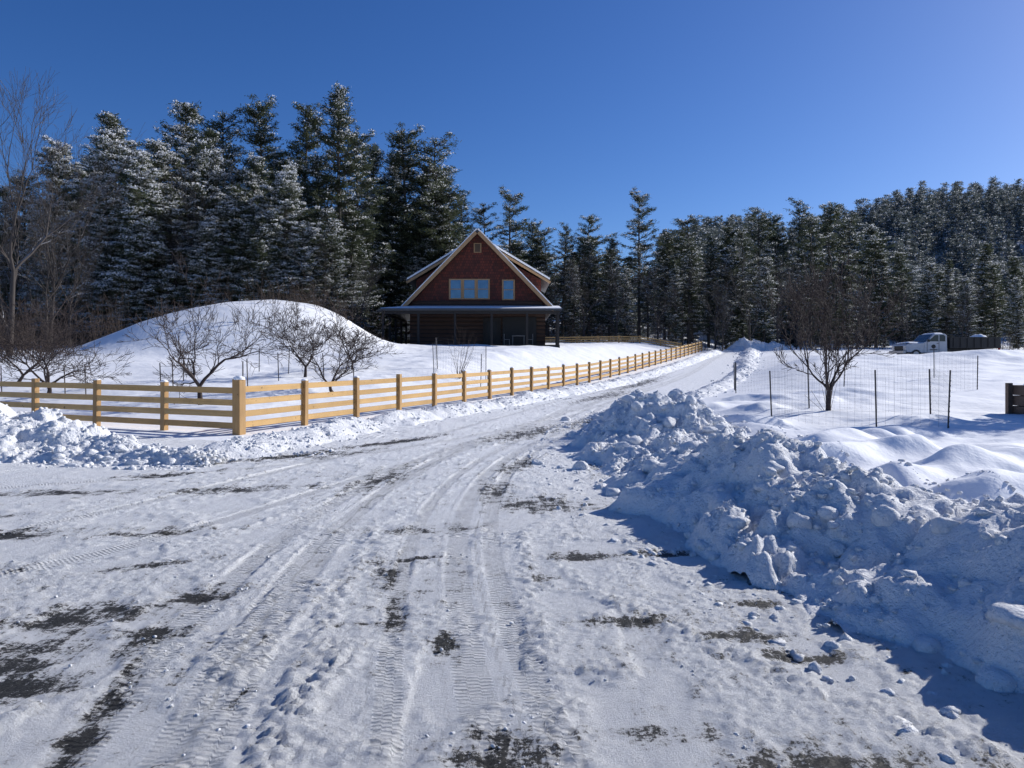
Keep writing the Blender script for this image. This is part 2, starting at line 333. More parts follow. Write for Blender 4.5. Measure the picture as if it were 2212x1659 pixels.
def bank(name,path,label,nclod,step=.05,seed=1,rough=1.0,growth=1.0,lat=.05,clodsize=(.02,.1),spill=1.3,nbig=0,bigs=(.08,.2),dens=.2):
    p=np.array(path,float);t=np.concatenate([[0],np.cumsum(np.hypot(*np.diff(p[:,:2],axis=0).T))])
    T=[0.];s=step
    while T[-1]<t[-1]: T.append(T[-1]+s);s*=growth
    T=np.array(T[:-1]);Q=np.stack([np.interp(T,t,p[:,k]) for k in range(5)],1)
    for _ in range(12): Q[1:-1]=.25*Q[:-2]+.5*Q[1:-1]+.25*Q[2:]
    g=np.gradient(Q[:,:2],axis=0);g/=np.linalg.norm(g,axis=1)[:,None];nrm=np.stack([-g[:,1],g[:,0]],1)
    n=int(max((p[:,3]+p[:,4]))/lat);o=np.linspace(-1,1,n)
    O=np.where(o[None]<0,o[None]*Q[:,4:5],o[None]*Q[:,3:4])
    X=Q[:,0:1]+nrm[:,0:1]*O;Y=Q[:,1:2]+nrm[:,1:2]*O
    def prof(o,x,y,H):
        w=np.abs(o)*(1+.38*fbm(x*1.1+seed,y*1.1,4,seed+2))
        e=1-ss(w,.05,.93)
        hh=H*(1+.6*fbm(x*.75,y*.75,3,seed+5))
        z=hh*e
        k=rough*np.minimum(1,e*6)*np.minimum(1.,.35+H)
        bl=ss(fbm(x*1.1,y*1.1,3,seed+20),-.2,.35)
        wx=.35*fbm(x*3,y*3,3,1);wy=.35*fbm(x*3+9,y*3,3,1)
        z=z+k*(.28*(lumps(x*1.7+wx,y*1.7+wy,seed+7)-.3)+(.25+.75*bl)*(.17*lumps(x*4.6+wx,y*4.6+wy,seed+8)+.09*lumps(x*11,y*11,seed+9)+.04*lumps(x*19,y*19,seed+10))+.10*fbm(x*4,y*4,5,seed+1))
        return z-.05*(e<.02)-.02
    ends=np.minimum(1,np.minimum(np.arange(len(Q)),np.arange(len(Q))[::-1])/12.)[:,None]
    Z=hgt(X,Y)+prof(o[None]*np.ones_like(X),X,Y,Q[:,2:3])*ends-.06*(1-ends)
    VV=np.stack([X,Y,Z],-1).reshape(-1,3);a,b=X.shape;ix=np.arange(a*b).reshape(a,b)
    FF=np.stack([ix[:-1,:-1],ix[:-1,1:],ix[1:,1:],ix[1:,:-1]],-1).reshape(-1,4)[:,::-1]
    r=np.random.RandomState(seed)
    def scatter(m,sd,thr):
        k=(len(Q)*r.uniform(0.01,.99,m)).astype(int).clip(0,len(Q)-1)
        oo=np.clip(r.normal(0,sd,m),-spill,spill)
        W=np.where(oo<0,Q[k,4],Q[k,3])*oo
        cx=Q[k,0]+nrm[k,0]*W;cy=Q[k,1]+nrm[k,1]*W
        kk=ss(fbm(cx*1.1,cy*1.1,3,seed+20),-.25,.3)+thr>r.uniform(0,1,m)
        cx,cy,k,oo=cx[kk],cy[kk],k[kk],oo[kk]
        return cx,cy,hgt(cx,cy)+np.maximum(prof(oo,cx,cy,Q[k,2]),.0)
    cx,cy,cz=scatter(nclod,.68,dens)
    S=clodsize[0]+(clodsize[1]-clodsize[0])*r.uniform(0,1,len(cx))**4.5
    cv,cf=clods(np.stack([cx,cy,cz+S*.1],1),S,seed)
    me=mesh_np(name,VV,FF,[M_CLOD],None,True)
    ms=[mesh_np('t',cv,cf,[M_CLOD],None,True)]
    if nbig:
        cx,cy,cz=scatter(nbig,.6,.4);S=bigs[0]+(bigs[1]-bigs[0])*r.uniform(0,1,len(cx))**2.5
        bv,bfc=bigclods(np.stack([cx,cy,cz+S*.02],1),S,seed);ms.append(mesh_np('t2',bv,bfc,[M_CLOD],None,True))
    bm=bmesh.new();bm.from_mesh(me)
    for mc in ms: bm.from_mesh(mc)
    for f in bm.faces:f.smooth=True
    bm.to_mesh(me);bm.free()
    for mc in ms: bpy.data.meshes.remove(mc)
    c=Vector((float(p[0,0]),float(p[0,1]),0));me.transform(Matrix.Translation(-c))
    return obj(name,me,None,c,label,'snow bank')
bank('snow_bank',[(4.5,1.6,.4,1.8,2.2),(4.0,3.0,.56,1.7,2.2),(3.55,4.7,.64,1.6,2.2),(2.95,6.4,.5,1.45,2.0),(2.6,8.4,.56,1.6,1.7),(2.7,10.6,.40,1.7,1.5),(3.0,12.8,.50,2.1,1.5),(3.3,15.2,.76,2.1,1.5),(3.3,17.6,.6,1.9,1.4),(3.4,19.6,.44,1.6,1.4),(3.5,21.5,.28,1.4,1.4),(4.1,23.5,.18,1.1,1.2),(4.8,25,.1,.8,.8)],
 'ploughed bank of chunky shaded snow along the driveway',26000,step=.036,seed=3,lat=.038,clodsize=(.006,.048),nbig=560,bigs=(.04,.17),dens=.3)
bank('snow_bank',[(-4.6,12.2,.1,.9,.9),(-5.1,13.2,.16,1.1,1.3),(-4.7,15.3,.2,1.3,1.1),(-3.9,18.2,.24,1.15,1.0),(-.9,25.5,.22,1.1,.9),(3.4,36,.25,1.1,.9),(10.2,52,.25,1.1,.9),(17.5,69.5,.3,1.1,.9),(24,85,.3,1.1,.9)],
 'low ploughed snow ridge between driveway and yellow plank fence',9000,step=.05,growth=1.004,seed=14,rough=.6,lat=.05,clodsize=(.01,.055))
bank('snow_bank',[(-16,15.6,.6,1.6,1.6),(-12.5,14.4,.85,1.9,1.9),(-10,13.9,.85,1.8,1.9),(-8.7,13.5,.6,1.6,1.5),(-7.6,13.1,.3,1.2,1.2),(-6.4,12.7,.18,.9,.9),(-5.2,12.2,.12,.7,.7),(-4.6,12.0,.06,.5,.5)],
 'sunlit pile of broken ploughed snow in front of plank fence',9000,step=.045,seed=25,lat=.045,clodsize=(.01,.06),nbig=200,bigs=(.05,.15),dens=.4)
bank('snow_bank',[(6.6,28.8,.1,.6,.6),(8.5,33,.25,.9,1),(12.8,43.5,.25,.9,1),(17,54,.3,1,1),(21,66,.3,1.1,1.1),(27.5,85,.4,1.3,1.3)],
 'low snow ridge along far edge of the driveway',1200,step=.12,seed=31,lat=.1,rough=.6,clodsize=(.03,.12))
bank('snow_bank',[(25.5,90,.5,1.5,1.5),(28.0,89,1.3,2.2,2.2),(30.5,88,.9,2,2),(34,88,.5,1.6,1.6)],
 'distant heap of ploughed snow where the driveway bends',300,step=.15,seed=37,lat=.15,clodsize=(.05,.2))
n=14000;cy=1.6+20*R.uniform(0,1,n)**1.8;cx=R.uniform(-11,3.2,n)*np.clip(cy/9,.35,1)
keep=(fbm(cx*1.8+5,cy*1.3,5,40)>.0)|(R.uniform(0,1,n)<.05);keep&=(np.minimum(dfence(cx,cy),dfront(cx,cy))<-2)&(cx<xr(cy))
cx=cx[keep];cy=cy[keep];S=.003+.011*R.uniform(0,1,len(cx))**5
cv,cf=clods(np.stack([cx,cy,hgt(cx,cy)+.012+S*.1],1),S,77)
obj('snow_crumbs',mesh_np('snow_crumbs',cv,cf,[M_CLOD],None,True),kind='stuff',label='loose crumbs of snow scattered over the packed driveway')
# ------------------------------------------------------------ fence
def woodmat(name,a,b,ax=0,sc=1,knots=False):
    m,nt,p=newmat(name);st=[14,14,14];st[ax]=1.2
    v=coords(nt,tuple(st),world=False)
    oi=nt.nodes.new('ShaderNodeObjectInfo')
    ad=nt.nodes.new('ShaderNodeVectorMath');ad.operation='ADD';nt.links.new(v,ad.inputs[0])
    cb=nt.nodes.new('ShaderNodeCombineXYZ')
    for i in range(3): nt.links.new(mth(nt,'MULTIPLY',oi.outputs['Random'],40),cb.inputs[i])
    nt.links.new(cb.outputs[0],ad.inputs[1])
    n=noise(nt,ad.outputs[0],1*sc,6,.6)
    c=mix(nt,ramp(nt,n,[(.35,(0,0,0)),(.65,(1,1,1))]),a,b)
    if knots:
        k=ramp(nt,noise(nt,coords(nt),9,2,.4),[(.7,(0,0,0)),(.76,(1,1,1))]);c=mix(nt,k,c,tuple(x*.35 for x in a))
        s=ramp(nt,noise(nt,coords(nt),1.6,5,.6),[(.45,(0,0,0)),(.75,(.6,.6,.6))]);c=mix(nt,s,c,tuple(x*.6 for x in a))
    c=mix(nt,mth(nt,'MULTIPLY',oi.outputs['Random'],.5),c,tuple(x*.62 for x in a))
    nt.links.new(c,p.inputs['Base Color']);p.inputs['Roughness'].default_value=.65;bump(nt,p,n,.5,.006);return m
M_RAIL=woodmat('fresh_pine_rail',(.56,.33,.11),(.64,.41,.165),0,1,True)
M_POST=woodmat('fresh_pine_post',(.42,.24,.085),(.52,.32,.13),2,1,True)
def fbox(name,sx,sy,sz,mat,center=True,bev=.008):
    b=MB();b.box(-sx/2,sx/2,-sy/2,sy/2,0 if not center else -sz/2,sz if not center else sz/2)
    me=b.mesh(name,[mat])
    bm=bmesh.new();bm.from_mesh(me);bmesh.ops.bevel(bm,geom=bm.edges[:],offset=bev,segments=1,affect='EDGES');bm.to_mesh(me);bm.free();return me
ME_POST=fbox('post',.14,.14,1.0,M_POST,False)
ME_CORNER=fbox('post',.22,.22,1.0,M_POST,False,.012)
ME_RAIL=fbox('rail',1,.045,.142,M_RAIL,True,.004)
def cap_mesh(r,h,seed):
    bm=bmesh.new();bmesh.ops.create_icosphere(bm,subdivisions=2,radius=1);rr=random.Random(seed)
    for v in bm.verts:
        k=1+rr.uniform(-.1,.1);v.co=Vector((max(-.8,min(.8,v.co.x))*r*k*1.1,max(-.8,min(.8,v.co.y))*r*k*1.1,max(-.12,v.co.z)*h*k))
    for f in bm.faces:f.smooth=True
    me=bpy.data.meshes.new('snow_cap');bm.to_mesh(me);bm.free();me.materials.append(M_SNOWCAP);return me
CAPS=[cap_mesh(.085,.05,i) for i in range(4)];CAPB=cap_mesh(.13,.09,9)
def build_fence(pts,label,height,levels,root,corners=(),span=2,off=.03,caps=True):
    x0,y0=root;E=empty('wooden_fence',(x0,y0,gz(x0,y0)),label,'fence');ox,oy,oz=E.location
    for run in pts:
        P=[Vector((x,y,gz(x,y))) for x,y in run]
        d=(P[-1]-P[0]);ang=math.atan2(d.y,d.x);nrm=Vector((-math.sin(ang),math.cos(ang),0))
        for i,q in enumerate(P):
            key=(round(q.x,2),round(q.y,2))
            if key in build_fence.done: continue
            build_fence.done.add(key)
            big=key in corners
            po=obj('post',ME_CORNER if big else ME_POST,E,(q.x-ox,q.y-oy,q.z-.35-oz));hh=height+(.1 if big else 0)+random.uniform(-.02,.02)
            po.scale=(1,1,hh+.35);po.rotation_euler=(random.uniform(-.012,.012),random.uniform(-.012,.012),ang)
            if caps and (big or random.random()<.7):
                c=obj('snow_cap',CAPB if big else random.choice(CAPS),E,(q.x-ox,q.y-oy,q.z+hh-.005-oz));c.rotation_euler=(0,0,ang+random.choice((0,1.57,3.14)))
                c.scale=(1,1,random.uniform(.5,1.15))
        i=0
        while i<len(P)-1:
            j=min(i+span,len(P)-1)
            for k,z in enumerate(levels):
                jit=random.uniform(-.015,.015)
                a=P[i]+nrm*off+Vector((0,0,z+jit));b=P[j]+nrm*off+Vector((0,0,z+jit*.3))
                r=obj('rail',ME_RAIL,E,((a.x+b.x)/2-ox,(a.y+b.y)/2-oy,(a.z+b.z)/2-oz))
                dd=b-a;r.rotation_mode='QUATERNION';r.rotation_quaternion=dd.to_track_quat('X','Z');r.scale=(dd.length-.004,1,1)
            i=j
    return E
build_fence.done=set()
runR=[(-6.35+.907*n,17.2+2.18*n) for n in range(0,32)]
runL=[(-6.35-2.2*n,17.2+.96*n) for n in range(0,6)]
build_fence([runR,runL],'new yellow pine four-rail plank fence with snow-capped posts beside driveway',1.2,[.2,.47,.74,1.03],(-6.35,17.2),corners={(-6.35,17.2)})
ex,ey=runR[-1]
build_fence([[(ex-2.4*n,ey-.15*n) for n in range(1,9)]],'far run of yellow plank fence closing off the snowy yard',.85,[.2,.45,.7],(ex-2.4,ey-.15),caps=False)
# ------------------------------------------------------------ trees
def tubes(segs,sides=4):
    s=np.array(segs,float);a=s[:,0:3];b=s[:,3:6];r0=s[:,6];r1=s[:,7]
    d=b-a;L=np.linalg.norm(d,axis=1)[:,None]+1e-9;d=d/L
    up=np.where(np.abs(d[:,2:3])>.95,np.array([[1.,0,0]]),np.array([[0,0,1.]]))
    u=np.cross(d,up);u/=np.linalg.norm(u,axis=1)[:,None];w=np.cross(u,d)
    th=np.arange(sides)*2*math.pi/sides+.4
    c=np.cos(th)[None,:,None];sn=np.sin(th)[None,:,None]
    ring=u[:,None]*c+w[:,None]*sn
    V=np.concatenate([a[:,None]+ring*r0[:,None,None],b[:,None]+ring*r1[:,None,None]],1)
    n=len(s);base=(np.arange(n)*2*sides)[:,None,None]
    k=np.arange(sides);f=np.stack([k,(k+1)%sides,(k+1)%sides+sides,k+sides],-1)[None]
    return V.reshape(-1,3),(base+f).reshape(-1,4)
def conifer(seed,H=20,spread=.2,lowest=.12,snow=.3,shape=.7,step=.42,perw=4,nq=12,q=(.27,.06),gap=.15,cl=.36,droop=0.0,ns=8,jit=(.2,.2,.11)):
    r=np.random.RandomState(seed);segs=[];bend=r.uniform(-.002,.002,2)
    tp=lambda z:np.array([bend[0]*z*z,bend[1]*z*z,z])
    zs=np.linspace(-1,H*.99,16)
    for i in range(15):
        a=tp(zs[i]);b=tp(zs[i+1]);f=lambda z:H*.0125*(1-max(0,z)/H)**.8+.02
        segs.append([*a,*b,f(zs[i]),f(zs[i+1])])
    z=lowest*H;CP=[];CD=[];ph=r.uniform(0,6.28,6)
    while z<H*.985:
        t=(z/H-lowest)/(1-lowest)
        env=(1-t)**shape*min(1,.55+t*2.2)
        whorl=r.uniform(.68,1.15)
        for k in range(perw):
            if r.uniform()<gap: continue
            az=r.uniform(0,2*math.pi)
            lob=1+.28*math.sin(az*2+ph[0]+t*5)+.2*math.sin(az*3+ph[1]-t*9)
            L=H*spread*env*whorl*lob*r.uniform(.5,1.15)+.35
            el=-.12+.6*t-droop+r.uniform(-.2,.2)
            hd=np.array([math.cos(az),math.sin(az),0]);base=tp(z+r.uniform(-.25,.25))
            def bp(f): return base+hd*L*f+np.array([0,0,1.])*(L*f*math.tan(el)+ .12*L*f*f-droop*.2*L*f)
            m=bp(.5);e=bp(1.)
            segs.append([*base,*m,.035+.01*L,.02+.004*L]);segs.append([*m,*e,.02+.004*L,.008])
            nc=max(2,int(L/cl*1.6));sd=np.array([-hd[1],hd[0],0])
            for j in range(nc):
                f=r.uniform(.2,1.0);w=.42*L*f*(1.25-f)
                CP.append(bp(f)+sd*r.uniform(-1,1)*w+np.array([0,0,r.uniform(-.1,.12)]));CD.append(hd+sd*r.uniform(-.7,.7)+np.array([0,0,.25]))
        z+=step*r.uniform(.6,1.5)*(1-.35*t)
    for j in range(4): CP.append(tp(H-j*.15));CD.append(np.array([0,0,1.]))
    CP=np.array(CP);CD=np.array(CD);n=len(CP);J=np.array(jit)*q[0]/.27
    C=np.repeat(CP,nq,0)+r.normal(0,1,(n*nq,3))*J
    D=np.repeat(CD,nq,0)+r.normal(0,.65,(n*nq,3));D/=np.linalg.norm(D,axis=1)[:,None]
    S=np.cross(D,r.normal(0,1,D.shape)+np.array([0,0,.8]));S/=np.linalg.norm(S,axis=1)[:,None]
    ln=q[0]*r.uniform(.6,1.35,(len(C),1));wd=q[1]*r.uniform(.6,1.4,(len(C),1))
    V1=np.stack([C-D*ln*.5-S*wd*.35,C-D*ln*.5+S*wd*.35,C+D*ln*.5+S*wd*.5,C+D*ln*.5-S*wd*.5],1)
    patch=vn(CP[:,0]*.9+9,CP[:,2]*1.1+CP[:,1]*.9,seed)
    sel=np.where(r.uniform(0,1,n)<snow*(.15+1.8*ss(patch,.28,.78)))[0]
    k=ns;C2=np.repeat(CP[sel],k,0)+r.normal(0,1,(len(sel)*k,3))*J*np.array([.95,.95,.45])+np.array([0,0,.13*q[0]/.27])
    D2=r.normal(0,1,C2.shape)*np.array([1,1,.5]);D2/=np.linalg.norm(D2,axis=1)[:,None]
    S2=np.cross(D2,r.normal(0,1,C2.shape));S2/=np.linalg.norm(S2,axis=1)[:,None]
    l2=r.uniform(.05,.13,(len(C2),1))*q[0]/.27;w2=r.uniform(.03,.07,(len(C2),1))*q[0]/.27
    V2=np.stack([C2-D2*l2-S2*w2*.5,C2-S2*w2+D2*l2*.2,C2+D2*l2+S2*w2*.3,C2+S2*w2],1)
    VV=np.concatenate([V1,V2]).reshape(-1,3);nf=len(V1)+len(V2)
    FF=np.arange(nf*4).reshape(-1,4);mi=np.concatenate([np.zeros(len(V1),int),np.ones(len(V2),int)])
    return segs,VV,FF,mi
KINDS={}
def addkind(k,label,mat=None,**kw):
    segs,VV,FF,mi=conifer(**kw);tv_,tf_=tubes(segs,5)
    KINDS[k]=(mesh_np('trunk',tv_,tf_,[M_BARK],None,True),mesh_np('crown',VV,FF,[mat or M_NEEDLE,M_TSNOW],mi),label,kw.get('H',20))
addkind('dark','tall dark green pine tree with light snow on its boughs',seed=1,spread=.17,shape=.7,snow=.28,lowest=.1,perw=6,step=.5)
addkind('dark2','tall dark green pine tree with light snow on its boughs',seed=2,spread=.2,shape=.5,snow=.32,lowest=.16,perw=6,gap=.3,step=.52)
addkind('pine','white pine with open irregular crown and bare lower trunk',seed=3,spread=.21,shape=.38,snow=.35,lowest=.3,perw=5,gap=.35,step=.65)
addkind('pine2','white pine with open irregular crown and bare lower trunk',seed=4,spread=.18,shape=.45,snow=.4,lowest=.25,perw=5,gap=.3,step=.6)
addkind('snowy','conifer heavily loaded with fresh white snow',seed=5,spread=.25,shape=.6,snow=1.7,lowest=.05,perw=7,step=.5,droop=.1,ns=19)
addkind('snowy2','conifer heavily loaded with fresh white snow',seed=6,spread=.21,shape=.5,snow=1.45,lowest=.06,perw=7,step=.5,droop=.12,ns=18)
addkind('half','green conifer dusted with patches of snow',seed=8,spread=.2,shape=.55,snow=.65,lowest=.05,perw=6,ns=11,step=.5)
addkind('fir','narrow pointed conifer with snow-dusted branches',seed=9,spread=.14,shape=.85,snow=.5,lowest=.05,perw=6,step=.45)
addkind('hillfir','small haze-tinted conifer dusted with snow on wooded hillside',mat=M_HAZEN,seed=10,spread=.2,shape=.6,snow=.4,lowest=.03,perw=5,step=.7,nq=8,q=(.45,.11),cl=.55)
addkind('hillpine','small haze-tinted conifer dusted with snow on wooded hillside',mat=M_HAZEN,seed=13,spread=.24,shape=.45,snow=.35,lowest=.05,perw=5,step=.75,nq=8,q=(.45,.11),cl=.55,gap=.2)
def plant(kind,x,y,H,wide=1.,group='conifers of the surrounding forest'):
    tr,cr,label,H0=KINDS[kind];s=H/H0
    E=empty('pine_tree',(x,y,gz(x,y)-.1),label,'tree',group)
    rz=random.uniform(0,6.28)
    for nm,me in(('trunk',tr),('crown',cr)):
        o=obj(nm,me,E);o.scale=(s*wide,s*wide,s);o.rotation_euler=(0,0,rz)
    return E
bear=lambda u:u*.0006265-.6928
elev=lambda w:.4953-.0006265*w
def survey(u,w,Y,kind,wide=1.):
    x=bear(u)*Y
    if x>-14 and x<7 and Y<77: Y=77+ (Y%5); x=bear(u)*Y
    H=1.6+elev(w)*Y-gz(x,Y)
    plant(kind,x,Y,max(4,H),wide*random.uniform(.9,1.15))
for t in [(130,310,60,'snowy2'),(190,335,62,'snowy2'),(258,250,58,'snowy'),(305,330,56,'snowy2'),(400,235,68,'half'),(345,300,64,'snowy2'),(445,285,61,'snowy'),(485,240,72,'pine2'),(540,340,62,'half'),(575,225,74,'dark2'),(610,360,59,'snowy2'),(650,230,74,'dark2'),(690,330,66,'dark'),
 (735,182,67,'dark'),(775,290,72,'dark2'),(805,310,70,'dark'),(845,330,67,'half'),(880,285,76,'dark2'),(940,295,78,'pine2'),(915,360,72,'half'),(970,400,76,'dark2'),(1005,415,96,'pine2'),(1050,450,98,'pine'),(1100,418,98,'pine'),(1150,480,102,'dark2'),
 (60,380,64,'dark2'),(15,400,62,'half'),(100,430,58,'snowy2'),(225,400,57,'snowy'),(500,400,58,'snowy'),(720,450,60,'half'),(790,470,62,'half'),(860,450,66,'dark'),(660,480,59,'snowy2'),(370,400,57,'snowy'),(575,420,59,'snowy'),(290,480,56,'snowy'),(440,470,56,'snowy2'),
 (1180,500,101,'pine'),(1215,488,106,'pine2'),(1268,472,106,'pine'),(1315,515,100,'dark2'),(1380,420,100,'pine'),(1435,505,106,'dark2'),(1490,475,103,'pine'),(1530,510,109,'pine2'),(1565,490,113,'dark2'),(1605,500,106,'pine'),(1640,452,113,'pine2'),
 (1680,470,116,'dark2'),(1720,435,119,'pine2'),(1750,475,105,'pine'),(1785,440,121,'dark2'),(1830,470,111,'pine2'),(1870,490,106,'half'),(1910,540,97,'fir'),(1950,545,96,'dark2'),(2000,570,95,'half'),(2045,560,96,'fir'),(2090,600,92,'half'),(2150,570,96,'dark2'),(2200,600,91,'half'),(2240,560,95,'dark2'),(1240,560,92,'fir'),(1460,560,92,'fir'),(1350,580,93,'half'),(1650,560,94,'half')]:
    survey(*t)
rr=random.Random(5)
for i in range(46):
    u=rr.uniform(-60,960);survey(u,rr.uniform(440,610),rr.uniform(57,68),rr.choice(['half','half','snowy','snowy2','fir','dark2']),rr.uniform(1,1.3))
for i in range(26):
    u=rr.uniform(-80,980);survey(u,rr.uniform(330,470),rr.uniform(70,84),rr.choice(['dark','dark2','half','dark2']),1.15)
for i in range(48):
    u=rr.uniform(1000,2230);survey(u,rr.uniform(510,630),rr.uniform(95,112),rr.choice(['half','pine2','dark','dark2','fir','pine']),rr.uniform(1,1.3))
plant('half',16.2,19.2,5.8,1.5)
hp=[]
for X in np.arange(-125,275,4.4):
    for Y in np.arange(88,275,4.4):
        x=X+rr.uniform(-2.1,2.1);y=Y+rr.uniform(-2.1,2.1);b=x/y
        if b<-.95 or b>.83: continue
        if b<.2 and y>135: continue
        if b<.28 and y<112 and b>-.12: continue
        if y<122 and b>=.2: continue
        if y<92: continue
        hp.append((y,x))
hp.sort()
right=[p for p in hp if p[1]/p[0]>.3 and p[1]/p[0]<.72]
ind=set(right[:100])
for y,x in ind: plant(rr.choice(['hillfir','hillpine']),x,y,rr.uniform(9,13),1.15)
kw=dict(H=18,lowest=.05,step=1.1,perw=4,nq=6,q=(.7,.2),cl=1.0,gap=.1,ns=4,jit=(.2,.2,.12))
segsL,VL,FL,ML=conifer(seed=40,spread=.18,shape=.5,snow=.42,**kw)
segsM,VM,FM,MM=conifer(seed=41,spread=.16,shape=.7,snow=.45,**kw)
vv=[];ff=[];mm=[];base=0
for y,x in hp:
    if (y,x) in ind: continue
    Vb,Fb,Mb=(VL,FL,ML) if rr.random()<.5 else (VM,FM,MM)
    a=rr.uniform(0,6.28);s=rr.uniform(.42,.68);h=s*rr.uniform(.85,1.15)
    if x/y<.28: s*=1.4;h*=1.1
    c,sn=math.cos(a)*s*1.4,math.sin(a)*s*1.4
    v=np.stack([Vb[:,0]*c-Vb[:,1]*sn+x,Vb[:,0]*sn+Vb[:,1]*c+y,Vb[:,2]*h+gz(x,y)],1)
    vv.append(v);ff.append(Fb+base);mm.append(Mb);base+=len(v)
print('mass trees',len(vv),'faces',base//4)
obj('distant_forest',mesh_np('distant_forest',np.concatenate(vv),np.concatenate(ff),[M_HAZEN,M_TSNOW],np.concatenate(mm)),kind='stuff',label='distant wooded hillside of snow-dusted conifers')
def bare(seed,H,trunk=.3,r0=.16,depth=5,spread=.6,upb=.25,nb=(2,3),shrink=.72,wig=.18,first=1.):
    r=random.Random(seed);segs=[]
    def grow(p,d,L,rad,dep):
        n=4 if dep>1 else 3;q=p;dd=d.copy();side=[];wg=wig*(first if dep==depth else 1)
        for i in range(n):
            dd=(dd+Vector((r.gauss(0,wg),r.gauss(0,wg),r.gauss(0,wg)+upb*.25))).normalized()
            e=q+dd*L/n;ra=rad*(1-.42*i/n);rb=rad*(1-.42*(i+1)/n)
            segs.append([*q,*e,ra,rb]);q=e;side.append((q.copy(),dd.copy(),rb))
        if dep==0: return
        k=r.randint(*nb)+(1 if dep==depth else 0)
        a0=r.uniform(0,6.28)
        for j in range(k):
            if dep==depth: a=a0+j*6.28/k+r.uniform(-.4,.4);ax=Vector((math.cos(a),math.sin(a),0))
            else: ax=Vector((r.gauss(0,1),r.gauss(0,1),r.gauss(0,.6)))
            ax=(ax-dd*ax.dot(dd)).normalized()
            nd=(dd+ax*spread*(r.uniform(.9,1.35) if dep==depth else r.uniform(.5,1.2))).normalized();grow(q,nd,L*shrink*r.uniform(.8,1.15)*(1.5 if dep==depth and trunk<.25 else 1),side[-1][2]*.82,dep-1)
        for (sq,sd,sr) in side[:-1]:
            if dep==depth and trunk<.25: continue
            if r.random()<.75:
                ax=Vector((r.gauss(0,1),r.gauss(0,1),r.gauss(0,.5)));ax=(ax-sd*ax.dot(sd)).normalized()
                nd=(sd+ax*spread*1.5).normalized();grow(sq,nd,L*shrink*r.uniform(.45,.85),sr*.5,max(0,dep-2))
    grow(Vector((0,0,-.3)),Vector((r.gauss(0,.04),r.gauss(0,.04),1)).normalized(),H*trunk+.3,r0,depth)
    s=np.array(segs)
    zmax=np.percentile(s[:,5],98.5);k=H/zmax;s[:,0:6]*=k;s[:,6:8]=np.maximum(s[:,6:8],.006)
    w=s[:,6]>r0*.45
    return s[w],s[~w]
def baretree(name,x,y,H,mat,label,cat,group=None,meshes=None,cross=1.,wd=None,**kw):
    if meshes is None:
        a,b=bare(H=H,**kw)
        if wd:
            al=np.concatenate([a,b]);rad=np.percentile(np.hypot(al[:,3],al[:,4]),92);cr=wd/2/rad
            for q in(a,b): q[:,[0,1,3,4]]*=cr
        meshes=(mesh_np('trunk',*tubes(a,6),[mat],None,True),mesh_np('crown',*tubes(b,4),[mat],None,True),H)
    E=empty(name,(x,y,gz(x,y)),label,cat,group)
    s=H/meshes[2];rz=random.uniform(0,6.28)
    for nm,me in(('trunk',meshes[0]),('crown',meshes[1])):
        o=obj(nm,me,E);o.scale=(s*cross,s*cross,s);o.rotation_euler=(0,0,rz)
    return meshes
G='bare deciduous trees at the forest edge'
m1=baretree('bare_tree',-28.9,42.5,15.5,M_BARES,'tall leafless tree with snow lying along its limbs','tree',G,wd=10,seed=4,trunk=.3,r0=.2,depth=6,spread=.5,nb=(2,3),wig=.11,shrink=.75,first=.25)
m2=baretree('bare_tree',-29.4,47,14,M_BARES,'tall leafless tree with snow lying along its limbs','tree',G,wd=8,seed=12,trunk=.32,r0=.15,depth=6,spread=.45,nb=(2,2),wig=.1,shrink=.78,first=.25)
for u,Y,H,me in[(100,46,11,m2),(150,50,9,m1),(20,50,12,m2),(380,57,14,m2),(1000,88,9,m1),(1200,90,11,m2),(1260,88,10,m1),(1330,90,12,m2),(1420,90,9,m1),(1475,92,10,m2),(1545,92,11,m1),(1620,90,12,m2),(1680,88,11,m1),(1560,86,8,m2),(1720,90,10,m2),(1850,88,9,m1),(1960,86,8,m2),(700,58,8,m2),(780,60,7,m1),(2080,86,8,m1)]:
    baretree('bare_tree',bear(u)*Y,Y,H,M_BARES,'leafless grey tree dusted with snow at forest edge','tree',G,meshes=me)
G='pruned fruit trees in the snowy orchard'
orch=dict(trunk=.14,depth=6,spread=.8,nb=(2,3),wig=.15,shrink=.8,upb=.3)
for (x,y,H,wd,sd,r0,lab) in[(-9.9,23.5,4.2,5.6,21,.12,'large spreading leafless apple tree behind plank fence'),(-17.0,27,3.2,5.2,22,.1,'leafless reddish-brown fruit tree with dense twigs'),(-9.0,32,3.2,3.5,23,.09,'small leafless fruit tree in snowy orchard'),(-6.7,28,2.9,3.5,24,.09,'small leafless fruit tree with tangled twigs'),(-19.5,29,3.2,4.8,25,.09,'leafless reddish-brown fruit tree with dense twigs'),(-7.6,35,2.7,3.3,26,.08,'small leafless fruit tree in snowy orchard')]:
    baretree('fruit_tree',x,y,H,M_ORCH,lab,'tree',G,wd=wd,seed=sd,r0=r0,**orch)
baretree('fruit_tree',8.05,18.8,3.5,M_ORCH,'spreading leafless fruit tree inside wire cage beside snow bank','tree',G,wd=2.9,seed=44,trunk=.2,r0=.08,depth=6,spread=.75,nb=(2,3),wig=.12,shrink=.8,upb=.5)
